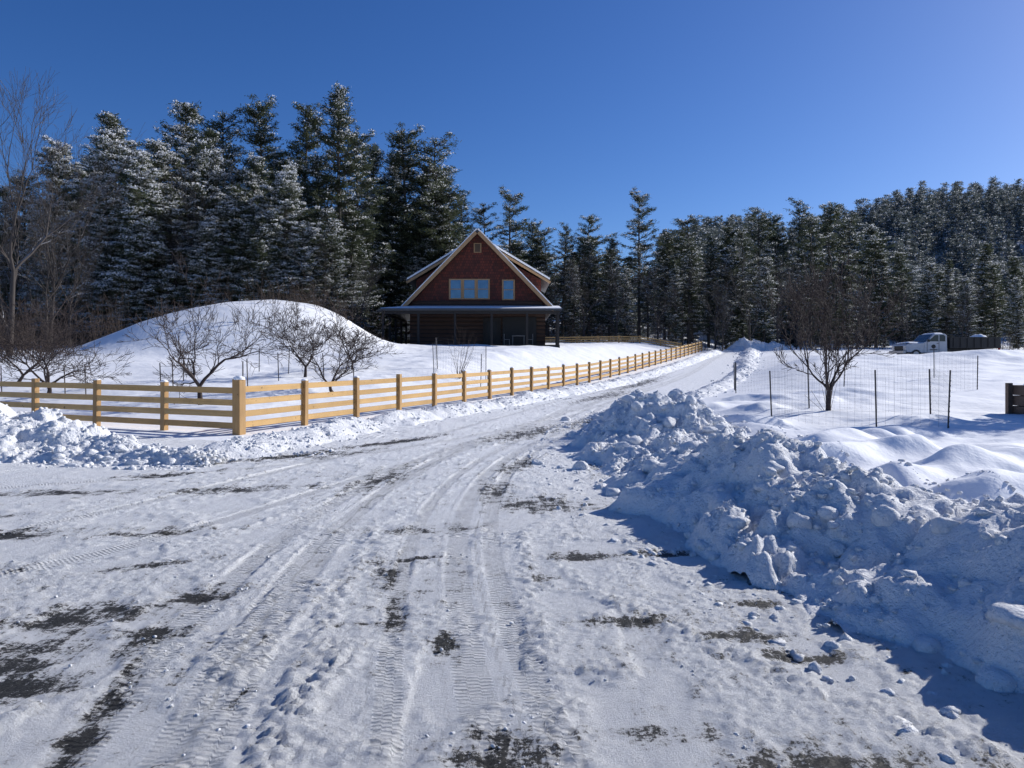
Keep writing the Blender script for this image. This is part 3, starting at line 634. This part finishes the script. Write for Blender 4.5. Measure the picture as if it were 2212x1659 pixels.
def whips(x,y,H,n,seed,label,name='sapling',sp=.35,mat=M_TWIG,ra0=.014):
    r=random.Random(seed);s=[]
    for i in range(n):
        q=Vector((r.gauss(0,.04),r.gauss(0,.04),-.1));d=Vector((r.gauss(0,sp),r.gauss(0,sp),1)).normalized();L=H*r.uniform(.6,1);ra=ra0
        for j in range(6):
            d=(d+Vector((r.gauss(0,.05),r.gauss(0,.05),.12))).normalized();e=q+d*L/6;s.append([*q,*e,ra,ra*.82]);ra*=.82
            if r.random()<.5:
                dd=(d+Vector((r.gauss(0,.6),r.gauss(0,.6),0))).normalized();e2=q+dd*L*.25;s.append([*q,*e2,ra*.6,.004])
            q=e
    obj(name,mesh_np(name,*tubes(s,4),[mat],None,True),None,(x,y,gz(x,y)),label,'sapling')
whips(-2.6,36,2.7,11,3,'young whip-like sapling inside a wire cage')
whips(8.2,19.1,5.2,6,8,'thin upright shoots beside caged fruit tree',sp=.09,ra0=.016,mat=M_ORCH)
s=[];r=random.Random(11)
def brush(x,y,H,n):
    z=gz(x,y)
    for i in range(n):
        q=Vector((x+r.gauss(0,.4),y+r.gauss(0,.4),z-.1));d=Vector((r.gauss(0,.25),r.gauss(0,.25),1)).normalized();L=H*r.uniform(.5,1.1);ra=.02
        for j in range(4):
            d=(d+Vector((r.gauss(0,.12),r.gauss(0,.12),.05))).normalized();e=q+d*L/4;s.append([*q,*e,ra,ra*.7]);ra*=.7
            if r.random()<.8:
                dd=(d+Vector((r.gauss(0,.7),r.gauss(0,.7),0))).normalized();e2=q+dd*L*.3;s.append([*q,*e2,ra*.7,.006])
            q=e
for i in range(190): brush(r.uniform(-42,-12),r.uniform(54,59),r.uniform(1.5,3.8),5)
for i in range(150): brush(r.uniform(-38,-24.5),r.uniform(36,56),r.uniform(1.5,4),6)
for i in range(60): brush(r.uniform(-23,-11.5),r.uniform(50.5,56),r.uniform(1.,2.8),5)
for i in range(34): brush(r.uniform(-22,-11.5),r.uniform(43,51),r.uniform(.8,2.2),3)
for i in range(260):
    b=r.uniform(-.1,.72);Y=r.uniform(84,98)
    if abs(b-.335)<.05: continue
    brush(b*Y,Y,r.uniform(2,5),5)
obj('undergrowth',mesh_np('undergrowth',*tubes(s,3),[M_TWIG],None,True),kind='stuff',label='leafless brush and thin stems along the forest edge')
M_STAKE=plain('dark_steel',(.04,.04,.045),.6,(.08,.06,.05),20)
b=MB();b.box(-.018,.018,-.004,.004,0,1.75);b.box(-.004,.004,.005,.03,0,1.75)
for k in range(12): b.box(-.011,.011,-.012,-.005,.3+k*.11,.33+k*.11)
ME_STAKE=b.mesh('garden_stake',[M_STAKE])
for u,Y in[(5,27),(143,26),(187,26.5),(350,25.5),(376,27),(397,31),(525,26),(536,27),(603,30),(622,33),(765,27),(560,35),(702,31)]:
    x=bear(u)*Y;o=obj('garden_stake',ME_STAKE,None,(x,Y,gz(x,Y)-.6),'thin dark steel stake standing in orchard snow','stake','stakes around the orchard trees');o.rotation_euler=(random.uniform(-.05,.05),random.uniform(-.05,.05),random.uniform(0,3))
M_WIRE=plain('galvanised_wire',(.16,.16,.16),.5,(.1,.1,.1),20,metal=.3)
def cage(name,pts,h,label,closed=True,cell=.15,cat='wire fence'):
    x0=sum(p[0] for p in pts)/len(pts);y0=sum(p[1] for p in pts)/len(pts);z0=gz(x0,y0)
    E=empty(name,(x0,y0,z0),label,cat);s=[]
    P=list(pts)+([pts[0]] if closed else [])
    for a,b_ in zip(P[:-1],P[1:]):
        L=math.hypot(b_[0]-a[0],b_[1]-a[1]);n=max(2,int(L/cell))
        Q=[(a[0]+(b_[0]-a[0])*i/n,a[1]+(b_[1]-a[1])*i/n) for i in range(n+1)]
        Q=[(x,y,gz(x,y)) for x,y in Q]
        for i in range(n+1):
            x,y,z=Q[i];s.append([x-x0,y-y0,z-z0-.1,x-x0,y-y0,z-z0+h,.0014,.0014])
            if i<n:
                for k in range(int(h/.15)+1):
                    zz=h-k*.15;u_=Q[i+1];s.append([x-x0,y-y0,z-z0+zz,u_[0]-x0,u_[1]-y0,u_[2]-z0+zz,.0012,.0012])
    obj('mesh',mesh_np('mesh',*tubes(s,3),[M_WIRE]),E)
    for x,y in pts:
        hh=h+random.uniform(-.12,.12)
        o=obj('post',ME_STAKE,E,(x-x0,y-y0,gz(x,y)-z0-.5));o.scale=(.9,.9,(hh+.55)/1.75);o.rotation_euler=(random.uniform(-.05,.05),random.uniform(-.05,.05),random.uniform(0,3))
cage('wire_fence',[(6.2,17.6),(8.0,16.2),(9.2,15.6),(10.1,17.8),(8.3,20.6)],1.1,'wire mesh cage on dark steel posts around fruit tree')
cage('wire_fence',[(9.4,31),(12.2,27.2),(17.0,27),(18.0,31.5),(15.5,35),(10.4,34.5)],1.3,'wider ring of wire mesh on steel posts in snow')
cage('wire_fence',[(-3.7,35.2),(-1.5,35.2),(-1.3,37),(-3.7,37)],1.6,'square wire cage protecting a young sapling',cell=.13)
# ------------------------------------------------------------ house
M_LOG,nt,p=newmat('stacked_log_siding')
v=coords(nt,world=False);w=N(nt,'ShaderNodeTexWave');w.bands_direction='Z';w.inputs['Scale'].default_value=.95;w.inputs['Distortion'].default_value=.15;nt.links.new(v,w.inputs['Vector'])
n_=noise(nt,coords(nt,(.5,.5,6),world=False),3,5)
c=mix(nt,n_,(.03,.015,.01),(.095,.045,.025));c=mix(nt,ramp(nt,w.outputs['Fac'],[(0,(1,1,1)),(.2,(0,0,0))]),c,(.01,.006,.005))
nt.links.new(c,p.inputs['Base Color']);p.inputs['Roughness'].default_value=.7;bump(nt,p,w.outputs['Fac'],.9,.06)
M_SH,nt,p=newmat('red_cedar_shingles')
v=coords(nt,world=False,rot=(math.radians(90),0,0));br=N(nt,'ShaderNodeTexBrick');br.inputs['Scale'].default_value=1.0;br.inputs['Brick Width'].default_value=.19;br.inputs['Row Height'].default_value=.22;br.inputs['Mortar Size'].default_value=.012;br.inputs['Color1'].default_value=(.17,.032,.017,1);br.inputs['Color2'].default_value=(.055,.014,.009,1);br.inputs['Mortar'].default_value=(.012,.005,.004,1);br.inputs['Bias'].default_value=-.1
nt.links.new(v,br.inputs['Vector']);c=mix(nt,mth(nt,'MULTIPLY',ramp(nt,noise(nt,v,1.6,5),[(.4,(0,0,0)),(.65,(1,1,1))]),.5),br.outputs['Color'],(.045,.015,.01))
nt.links.new(c,p.inputs['Base Color']);p.inputs['Roughness'].default_value=.8;bump(nt,p,br.outputs['Fac'],-.6,.02)
M_TRIM=woodmat('tan_wood_trim',(.42,.24,.11),(.48,.3,.15),2)
M_DARK=plain('dark_stained_wood',(.015,.013,.012),.7,(.025,.02,.018),6)
M_BLK=plain('black_panel',(.006,.007,.008),.6,(.01,.01,.012),3)
M_METAL=plain('dark_metal_roof',(.05,.055,.06),.45,(.07,.07,.075),3,metal=.2)
M_GLASS,nt,p=newmat('window_glass');p.inputs['Roughness'].default_value=.04;p.inputs['Specular IOR Level'].default_value=1.0;p.inputs['Metallic'].default_value=.6
nt.links.new(mix(nt,noise(nt,coords(nt,world=False),1.5,2),(.07,.13,.2),(.2,.29,.37)),p.inputs['Base Color'])
HX,HY,HZ=-2.75,59.0,3.2
Hs=empty('log_house',(HX,HY,HZ),'two-storey log and red shingle house with wrap-around porch','house')
b=MB();b.box(-5.4,5.4,0,13,-.8,3.0);part('lower_wall',b,[M_LOG],Hs,label='dark horizontal log ground floor wall')
b=MB();b.prism([(-5.4,3.0),(5.4,3.0),(5.4,3.35),(0,8.95),(-5.4,3.35)],.02,13-.02);part('upper_wall',b,[M_SH],Hs,label='red cedar shingle gable wall')
b=MB();b.box(-5.2,5.2,-.06,.018,3.02,3.5);b.box(-5.0,5.0,-.05,.018,3.53,3.62);part('belt_board',b,[M_LOG],Hs)
def slab(x0,z0,x1,z1,y0,y1,t,mb,m=0):
    dx,dz=x1-x0,z1-z0;L=math.hypot(dx,dz);nx_,nz_=-dz/L*t,dx/L*t
    if nz_<0: nx_,nz_=-nx_,-nz_
    mb.prism([(x0,z0),(x1,z1),(x1+nx_,z1+nz_),(x0+nx_,z0+nz_)],y0,y1,m)
b=MB()
for sg in(-1,1): slab(0,9.02,sg*6.0,2.82,-.55,13.5,.16,b)
roof=part('roof',b,[M_METAL],Hs)
b=MB()
for sg in(-1,1): slab(0,9.23,sg*5.95,3.09,-.6,13.4,.11,b)
part('snow',b,[M_SNOWCAP],roof,bevel=.04)
b=MB()
for sg in(-1,1): slab(0,8.88,sg*5.98,2.70,-.63,-.552,.27,b)
part('rake_board',b,[M_TRIM],Hs,label='tan wooden rake boards along the gable')
for sg in(-1,1):
    D=MB();D.prism([(sg*1.15,7.75),(sg*5.15,5.5),(sg*5.15,3.6)],2.0,10.6);dm=part('dormer',D,[M_SH],Hs)
    b=MB();slab(sg*.9,8.25,sg*5.85,5.3,1.6,11,.14,b);part('dormer_roof',b,[M_METAL],dm)
    b=MB();slab(sg*.95,8.42,sg*5.82,5.48,1.52,10.9,.14,b);part('snow',b,[M_SNOWCAP],dm,bevel=.04)
    b=MB();slab(sg*1.0,8.05,sg*5.85,5.15,1.5,1.59,.19,b);part('trim',b,[M_TRIM],dm)
P=MB();P.box(-7.2,6.4,-2.6,-.08,-.9,.02);P.box(-7.2,-5.45,-.08,10,-.9,.02);part('porch_floor',P,[M_DARK],Hs)
P=MB()
P.add([(-7.45,-2.8,2.62),(6.6,-2.8,2.62),(6.6,-.07,3.0),(-5.45,-.07,3.0),(-7.45,-2.8,2.76),(6.6,-2.8,2.76),(6.6,-.07,3.14),(-5.45,-.07,3.14)],[(0,1,2,3),(7,6,5,4),(0,4,5,1),(1,5,6,2),(2,6,7,3),(3,7,4,0)])
P.add([(-7.45,-2.8,2.621),(-5.45,-.06,3.0),(-5.45,10.2,3.0),(-7.45,10.2,2.62),(-7.45,-2.8,2.761),(-5.45,-.06,3.141),(-5.45,10.2,3.14),(-7.45,10.2,2.76)],[(3,2,1,0),(4,5,6,7),(0,1,5,4),(1,2,6,5),(2,3,7,6),(3,0,4,7)])
pr=part('porch_roof',P,[M_METAL],Hs)
P=MB()
P.add([(-7.4,-2.2,2.84),(6.55,-2.2,2.84),(6.55,-.1,3.145),(-5.45,-.1,3.145),(-7.35,-2.1,2.89),(6.5,-2.1,2.89),(6.5,-.1,3.2),(-5.45,-.1,3.2)],[(0,1,2,3),(7,6,5,4),(0,4,5,1),(1,5,6,2),(2,6,7,3),(3,7,4,0)])
P.add([(-7.4,-2.2,2.77),(-5.6,-.1,3.145),(-5.6,10.1,3.145),(-7.4,10.1,2.77),(-7.35,-2.16,2.845),(-5.6,-.1,3.225),(-5.6,10.1,3.225),(-7.35,10.1,2.845)],[(3,2,1,0),(4,5,6,7),(0,1,5,4),(1,2,6,5),(2,3,7,6),(3,0,4,7)])
part('snow',P,[M_SNOWCAP],pr)
P=MB();P.box(-7.2,6.4,-2.62,-2.46,2.38,2.615);P.box(-7.2,-7.06,-2.45,10,2.38,2.615);part('porch_beam',P,[M_DARK],Hs)
pb=MB();pb.box(-.085,.085,-.085,.085,0,2.38);PM=pb.mesh('porch_post',[M_DARK])
for x,y in[(-7.1,-2.53),(-4.4,-2.53),(-1.6,-2.53),(1.2,-2.53),(3.9,-2.53),(6.28,-2.53),(-7.1,.6),(-7.1,3.6),(-7.1,6.8),(-7.1,9.8),(6.28,-.3)]:
    obj('porch_post',PM,Hs,(x,y,.02))
def window(x0,x1,z0,z1,y):
    b=MB();t=.09
    b.box(x0,x0+t,y-.07,y+.02,z0,z1);b.box(x1-t,x1,y-.07,y+.02,z0,z1);b.box(x0+t,x1-t,y-.072,y+.02,z1-t,z1);b.box(x0+t,x1-t,y-.09,y+.02,z0,z0+t)
    W=part('window',b,[M_TRIM],Hs);
    b=MB();b.box(x0+t,x1-t,y-.02,y+.01,z0+t,z1-t);part('pane',b,[M_GLASS],W)
    b=MB();zm=(z0+z1)/2;b.box(x0+t,x1-t,y-.045,y-.022,zm-.03,zm+.03)
    b.box(x0+t,x0+t+.04,y-.04,y-.022,z0+t,z1-t);b.box(x1-t-.04,x1-t,y-.04,y-.022,z0+t,z1-t);part('sash',b,[M_TRIM],W)
window(-2.28,-1.205,3.72,5.35,.0);window(-1.2,-.105,3.72,5.35,.0);window(-.1,.98,3.72,5.35,.0);window(1.95,2.98,3.66,5.3,.0)
b=MB();b.box(-.3,.3,-.06,.01,7.45,8.2);lv=part('gable_vent',b,[M_TRIM],Hs)
b=MB()
for k in range(7): b.box(-.22,.22,-.085,-.062,7.52+k*.09,7.58+k*.09)
part('louvre',b,[M_DARK],lv)
b=MB();b.box(.45,.55,-.1,-.005,.02,2.25);b.box(1.75,1.85,-.1,-.005,.02,2.25);b.box(.55,1.75,-.1,-.005,2.15,2.25);dr=part('door',b,[M_DARK],Hs)
b=MB();b.box(.55,1.75,-.05,-.006,.02,2.15);part('door_leaf',b,[M_DARK],dr)
b=MB();b.box(.75,1.1,-.065,-.052,.9,1.95);b.box(1.2,1.55,-.065,-.052,.9,1.95);part('pane',b,[M_BLK],dr)
b=MB();b.box(2.0,4.7,-.12,-.005,.02,2.3);part('screen_panel',b,[M_BLK],Hs,label='black screened panel on porch wall')
M_WP=plain('grey_furniture_paint',(.22,.22,.22),.5,(.16,.16,.16),5)
def table(x,y):
    E=empty('patio_table',(x,y,HZ+.02),'small light patio table standing on the porch','table')
    b=MB();b.box(-.5,.5,-.35,.35,.7,.74);part('table_top',b,[M_WP],E,bevel=.01)
    for sx in(-.44,.44):
        for sy in(-.29,.29):
            b=MB();b.box(sx-.02,sx+.02,sy-.02,sy+.02,0,.7);part('leg',b,[M_WP],E)
def chair(x,y,rz):
    E=empty('patio_chair',(x,y,HZ+.02),'small light metal chair on the porch','chair','chairs on the porch');E.rotation_euler=(0,0,rz)
    b=MB();b.box(-.22,.22,-.22,.22,.43,.46);part('seat',b,[M_WP],E,bevel=.01)
    b=MB();b.box(-.2,.2,.2,.22,.62,.88);part('backrest',b,[M_WP],E)
    for sx in(-.2,.2):
        for sy,h in((-.2,.43),(.21,.88)):
            b=MB();b.box(sx-.012,sx+.012,sy-.012,sy+.012,0,h);part('leg',b,[M_WP],E)
table(.5,57.6);chair(-.4,57.6,1.5);chair(1.4,57.6,-1.5)
# ------------------------------------------------------------ truck
M_WHITE=plain('white_truck_paint',(.5,.51,.53),.3,(.43,.44,.46),2);M_TYRE=plain('tyre_rubber',(.02,.02,.02),.85,(.03,.03,.03),30)
M_RIM=plain('wheel_rim',(.45,.45,.46),.4,(.3,.3,.3),8,metal=.6);M_TGL,nt,p=newmat('truck_glass');nt.links.new(mix(nt,noise(nt,coords(nt,world=False),2,2),(.02,.025,.03),(.05,.06,.07)),p.inputs['Base Color']);p.inputs['Roughness'].default_value=.08
M_BED=plain('black_dump_body',(.012,.012,.013),.6,(.02,.019,.018),5);M_LAMP=plain('lamp_glass',(.5,.5,.5),.2,(.4,.4,.4),9);M_RED=plain('red_lamp',(.35,.02,.02),.3)
TX,TY=31.3,54.0;T=empty('dump_truck',(TX,TY,2.12),'white pickup-cab dump truck with black snow-topped bed','truck');T.rotation_euler=(0,0,.05);T.scale=(.92,.95,.86)
b=MB();b.prism([(-3.35,.55),(-3.4,1.0),(-3.3,1.22),(-1.95,1.36),(-1.95,.5)],-.98,.98);part('hood',b,[M_WHITE],T,bevel=.07)
b=MB();b.prism([(-1.94,.5),(-1.94,1.38),(-1.75,1.42),(-1.15,2.05),(-.3,2.1),(-.1,1.98),(-.06,.5)],-.97,.97);cab=part('cab',b,[M_WHITE],T,bevel=.05)
for sy in(-1,1):
    b=MB();y0,y1=sorted((sy*.972,sy*.985));b.prism([(-1.62,1.45),(-1.1,1.97),(-.8,1.99),(-.8,1.45)],y0,y1);b.prism([(-.72,1.45),(-.72,1.99),(-.4,2.0),(-.25,1.9),(-.25,1.45)],y0,y1);part('side_window',b,[M_TGL],cab)
    b=MB();y0,y1=sorted((sy*.974,sy*.99));b.box(-.95,-.8,y0,y1,1.25,1.29);b.box(-1.72,-1.7,y0,y1,.6,1.4);b.box(-.77,-.755,y0,y1,.6,1.44);part('door_trim',b,[M_BED],cab)
    b=MB();y0,y1=sorted((sy*.975,sy*.992));b.cyl((-1.2,1.02),.17,y0,y1,16);b.box(-1.5,-.9,y0,y1,.72,.78);part('door_emblem',b,[M_BED],cab,label='small dark round emblem on door')
    b=MB();y0,y1=sorted((sy*1.0,sy*1.2));b.box(-1.72,-1.62,y0,y1,1.4,1.62);part('mirror',b,[M_BED],T,bevel=.02)
    b=MB();y0,y1=sorted((sy*.6,sy*.93));b.box(-3.425,-3.38,y0,y1,.85,1.08);part('headlight',b,[M_LAMP],T)
    b=MB();y0,y1=sorted((sy*.75,sy*.95));b.box(4.16,4.2,y0,y1,.75,.95);part('tail_light',b,[M_RED],T)
b=MB();b.add([(-1.80,-.82,1.44),(-1.80,.82,1.44),(-1.20,.78,2.04),(-1.20,-.78,2.04)],[(0,1,2,3)]);part('windscreen',b,[M_TGL],cab)
b=MB();b.box(-3.41,-3.37,-.55,.55,.7,1.08)
for k in range(4): b.box(-3.44,-3.411,-.55,.55,.74+k*.09,.78+k*.09)
part('grille',b,[M_BED],T)
b=MB();b.box(-3.62,-3.42,-1.0,1.0,.45,.68);part('bumper',b,[M_RIM],T,bevel=.03)
b=MB();b.box(-3.2,4.0,-.45,.45,.42,.62);b.box(.2,3.9,-.6,.6,.62,.85);part('chassis',b,[M_BED],T)
b=MB();b.box(.05,4.15,-1.1,1.1,.88,1.0);b.box(.05,.13,-1.1,1.1,1.0,1.9);b.box(4.05,4.15,-1.1,1.1,1.0,1.7);b.box(.13,4.05,-1.1,-1.04,1.0,1.75);b.box(.13,4.05,1.04,1.1,1.0,1.75)
for k in range(7): b.box(.3+k*.56,.38+k*.56,-1.15,-1.101,.95,1.72);b.box(.3+k*.56,.38+k*.56,1.101,1.15,.95,1.72)
b.box(.05,4.16,-1.14,-1.02,1.751,1.82);b.box(.05,4.16,1.02,1.14,1.751,1.82)
part('dump_bed',b,[M_BED],T)
def snowslab(x0,x1,y0,y1,z0,h,parent,seed,taper=.2):
    xx=np.linspace(x0,x1,24);yy=np.linspace(y0,y1,14);X,Y=np.meshgrid(xx,yy);u=np.minimum(np.minimum(X-x0,x1-X),np.minimum(Y-y0,y1-Y));Z=z0+h*ss(u,-.02,taper)*(1+.5*fbm(X*1.5,Y*1.5,3,seed))
    ix=np.arange(X.size).reshape(X.shape);f=np.stack([ix[:-1,:-1],ix[:-1,1:],ix[1:,1:],ix[1:,:-1]],-1).reshape(-1,4)
    obj('snow',mesh_np('snow',np.stack([X,Y,Z],-1).reshape(-1,3),f,[M_SNOWCAP],None,True),parent)
snowslab(2.3,4.04,-1.03,1.03,1.4,.65,T,3,.8);snowslab(.14,2.4,-1.03,1.03,1.3,.3,T,6,.8);snowslab(-3.2,-2.0,-.85,.85,1.3,.12,T,4);snowslab(-1.1,-.2,-.8,.8,2.07,.1,T,5)
for x in(-2.6,2.6):
    for sy in(-1,1):
        b=MB();y0,y1=sorted((sy*.72,sy*.98));b.cyl((x,.4),.4,y0,y1,28);W=part('wheel',b,[M_TYRE],T,bevel=.03)
        b=MB();y0,y1=sorted((sy*.94,sy*.995));b.cyl((x,.4),.22,y0,y1,20);part('rim',b,[M_RIM],W)
# ------------------------------------------------------------ timber planter
M_OLD=woodmat('weathered_timber',(.1,.065,.045),(.15,.1,.075),0)
px,py=14.55,18.6;E=empty('timber_planter',(px,py,gz(px,py)-.2),'weathered timber raised planter box standing in snow','planter')
b=MB()
for k in range(4):
    z=-.1+k*.27;b.box(-1.5,1.5,-.75,-.67,z,z+.255);b.box(-1.5,1.5,.67,.75,z,z+.255);b.box(-1.5,-1.42,-.668,.668,z,z+.255);b.box(1.42,1.5,-.668,.668,z,z+.255)
part('boards',b,[M_OLD],E,bevel=.01)
for x in(-1.57,1.57):
    for y in(-.7,.7):
        b=MB();b.box(x-.06,x+.06,y-.06,y+.06,-.2,1.02);part('corner_post',b,[M_OLD],E)
snowslab(-1.41,1.41,-.66,.66,.8,.28,E,8)
whips(13.2,18.6,1.5,7,19,'dry stems poking out beside a timber planter','dry_stems',.3)
# ------------------------------------------------------------ world, light, camera
w=bpy.data.worlds.new('World');scene.world=w;w.use_nodes=True;nt=w.node_tree
sky=nt.nodes.new('ShaderNodeTexSky');sky.sky_type='NISHITA';sky.sun_disc=False;sky.sun_elevation=SUN_EL;sky.sun_rotation=math.radians(54);sky.altitude=1500;sky.air_density=1.0;sky.dust_density=1.5;sky.ozone_density=5.0
sky.sun_rotation=SUN_AZ
hs=nt.nodes.new('ShaderNodeHueSaturation');hs.inputs['Saturation'].default_value=1.2;hs.inputs['Hue'].default_value=.512
nt.links.new(sky.outputs[0],hs.inputs['Color']);nt.links.new(hs.outputs[0],nt.nodes['Background'].inputs[0]);nt.nodes['Background'].inputs[1].default_value=.115
L=bpy.data.lights.new('sun','SUN');L.energy=5.0;L.angle=math.radians(.53);L.color=(1,.975,.93);so=bpy.data.objects.new('sun',L);col.objects.link(so)
sd=Vector((math.sin(SUN_AZ)*math.cos(SUN_EL),math.cos(SUN_AZ)*math.cos(SUN_EL),math.sin(SUN_EL)));so.rotation_euler=(-sd).to_track_quat('-Z','Y').to_euler();so.location=(30,20,40)
cam=bpy.data.cameras.new('camera');cam.sensor_width=36;cam.lens=25.98;cam.shift_y=-18/1024;cam.clip_end=3000;cam.clip_start=.05
co=bpy.data.objects.new('camera',cam);col.objects.link(co);co.location=(0,0,1.6);co.rotation_euler=(math.radians(90),0,0);scene.camera=co
scene.view_settings.view_transform='Standard';scene.view_settings.look='None';scene.view_settings.exposure=0
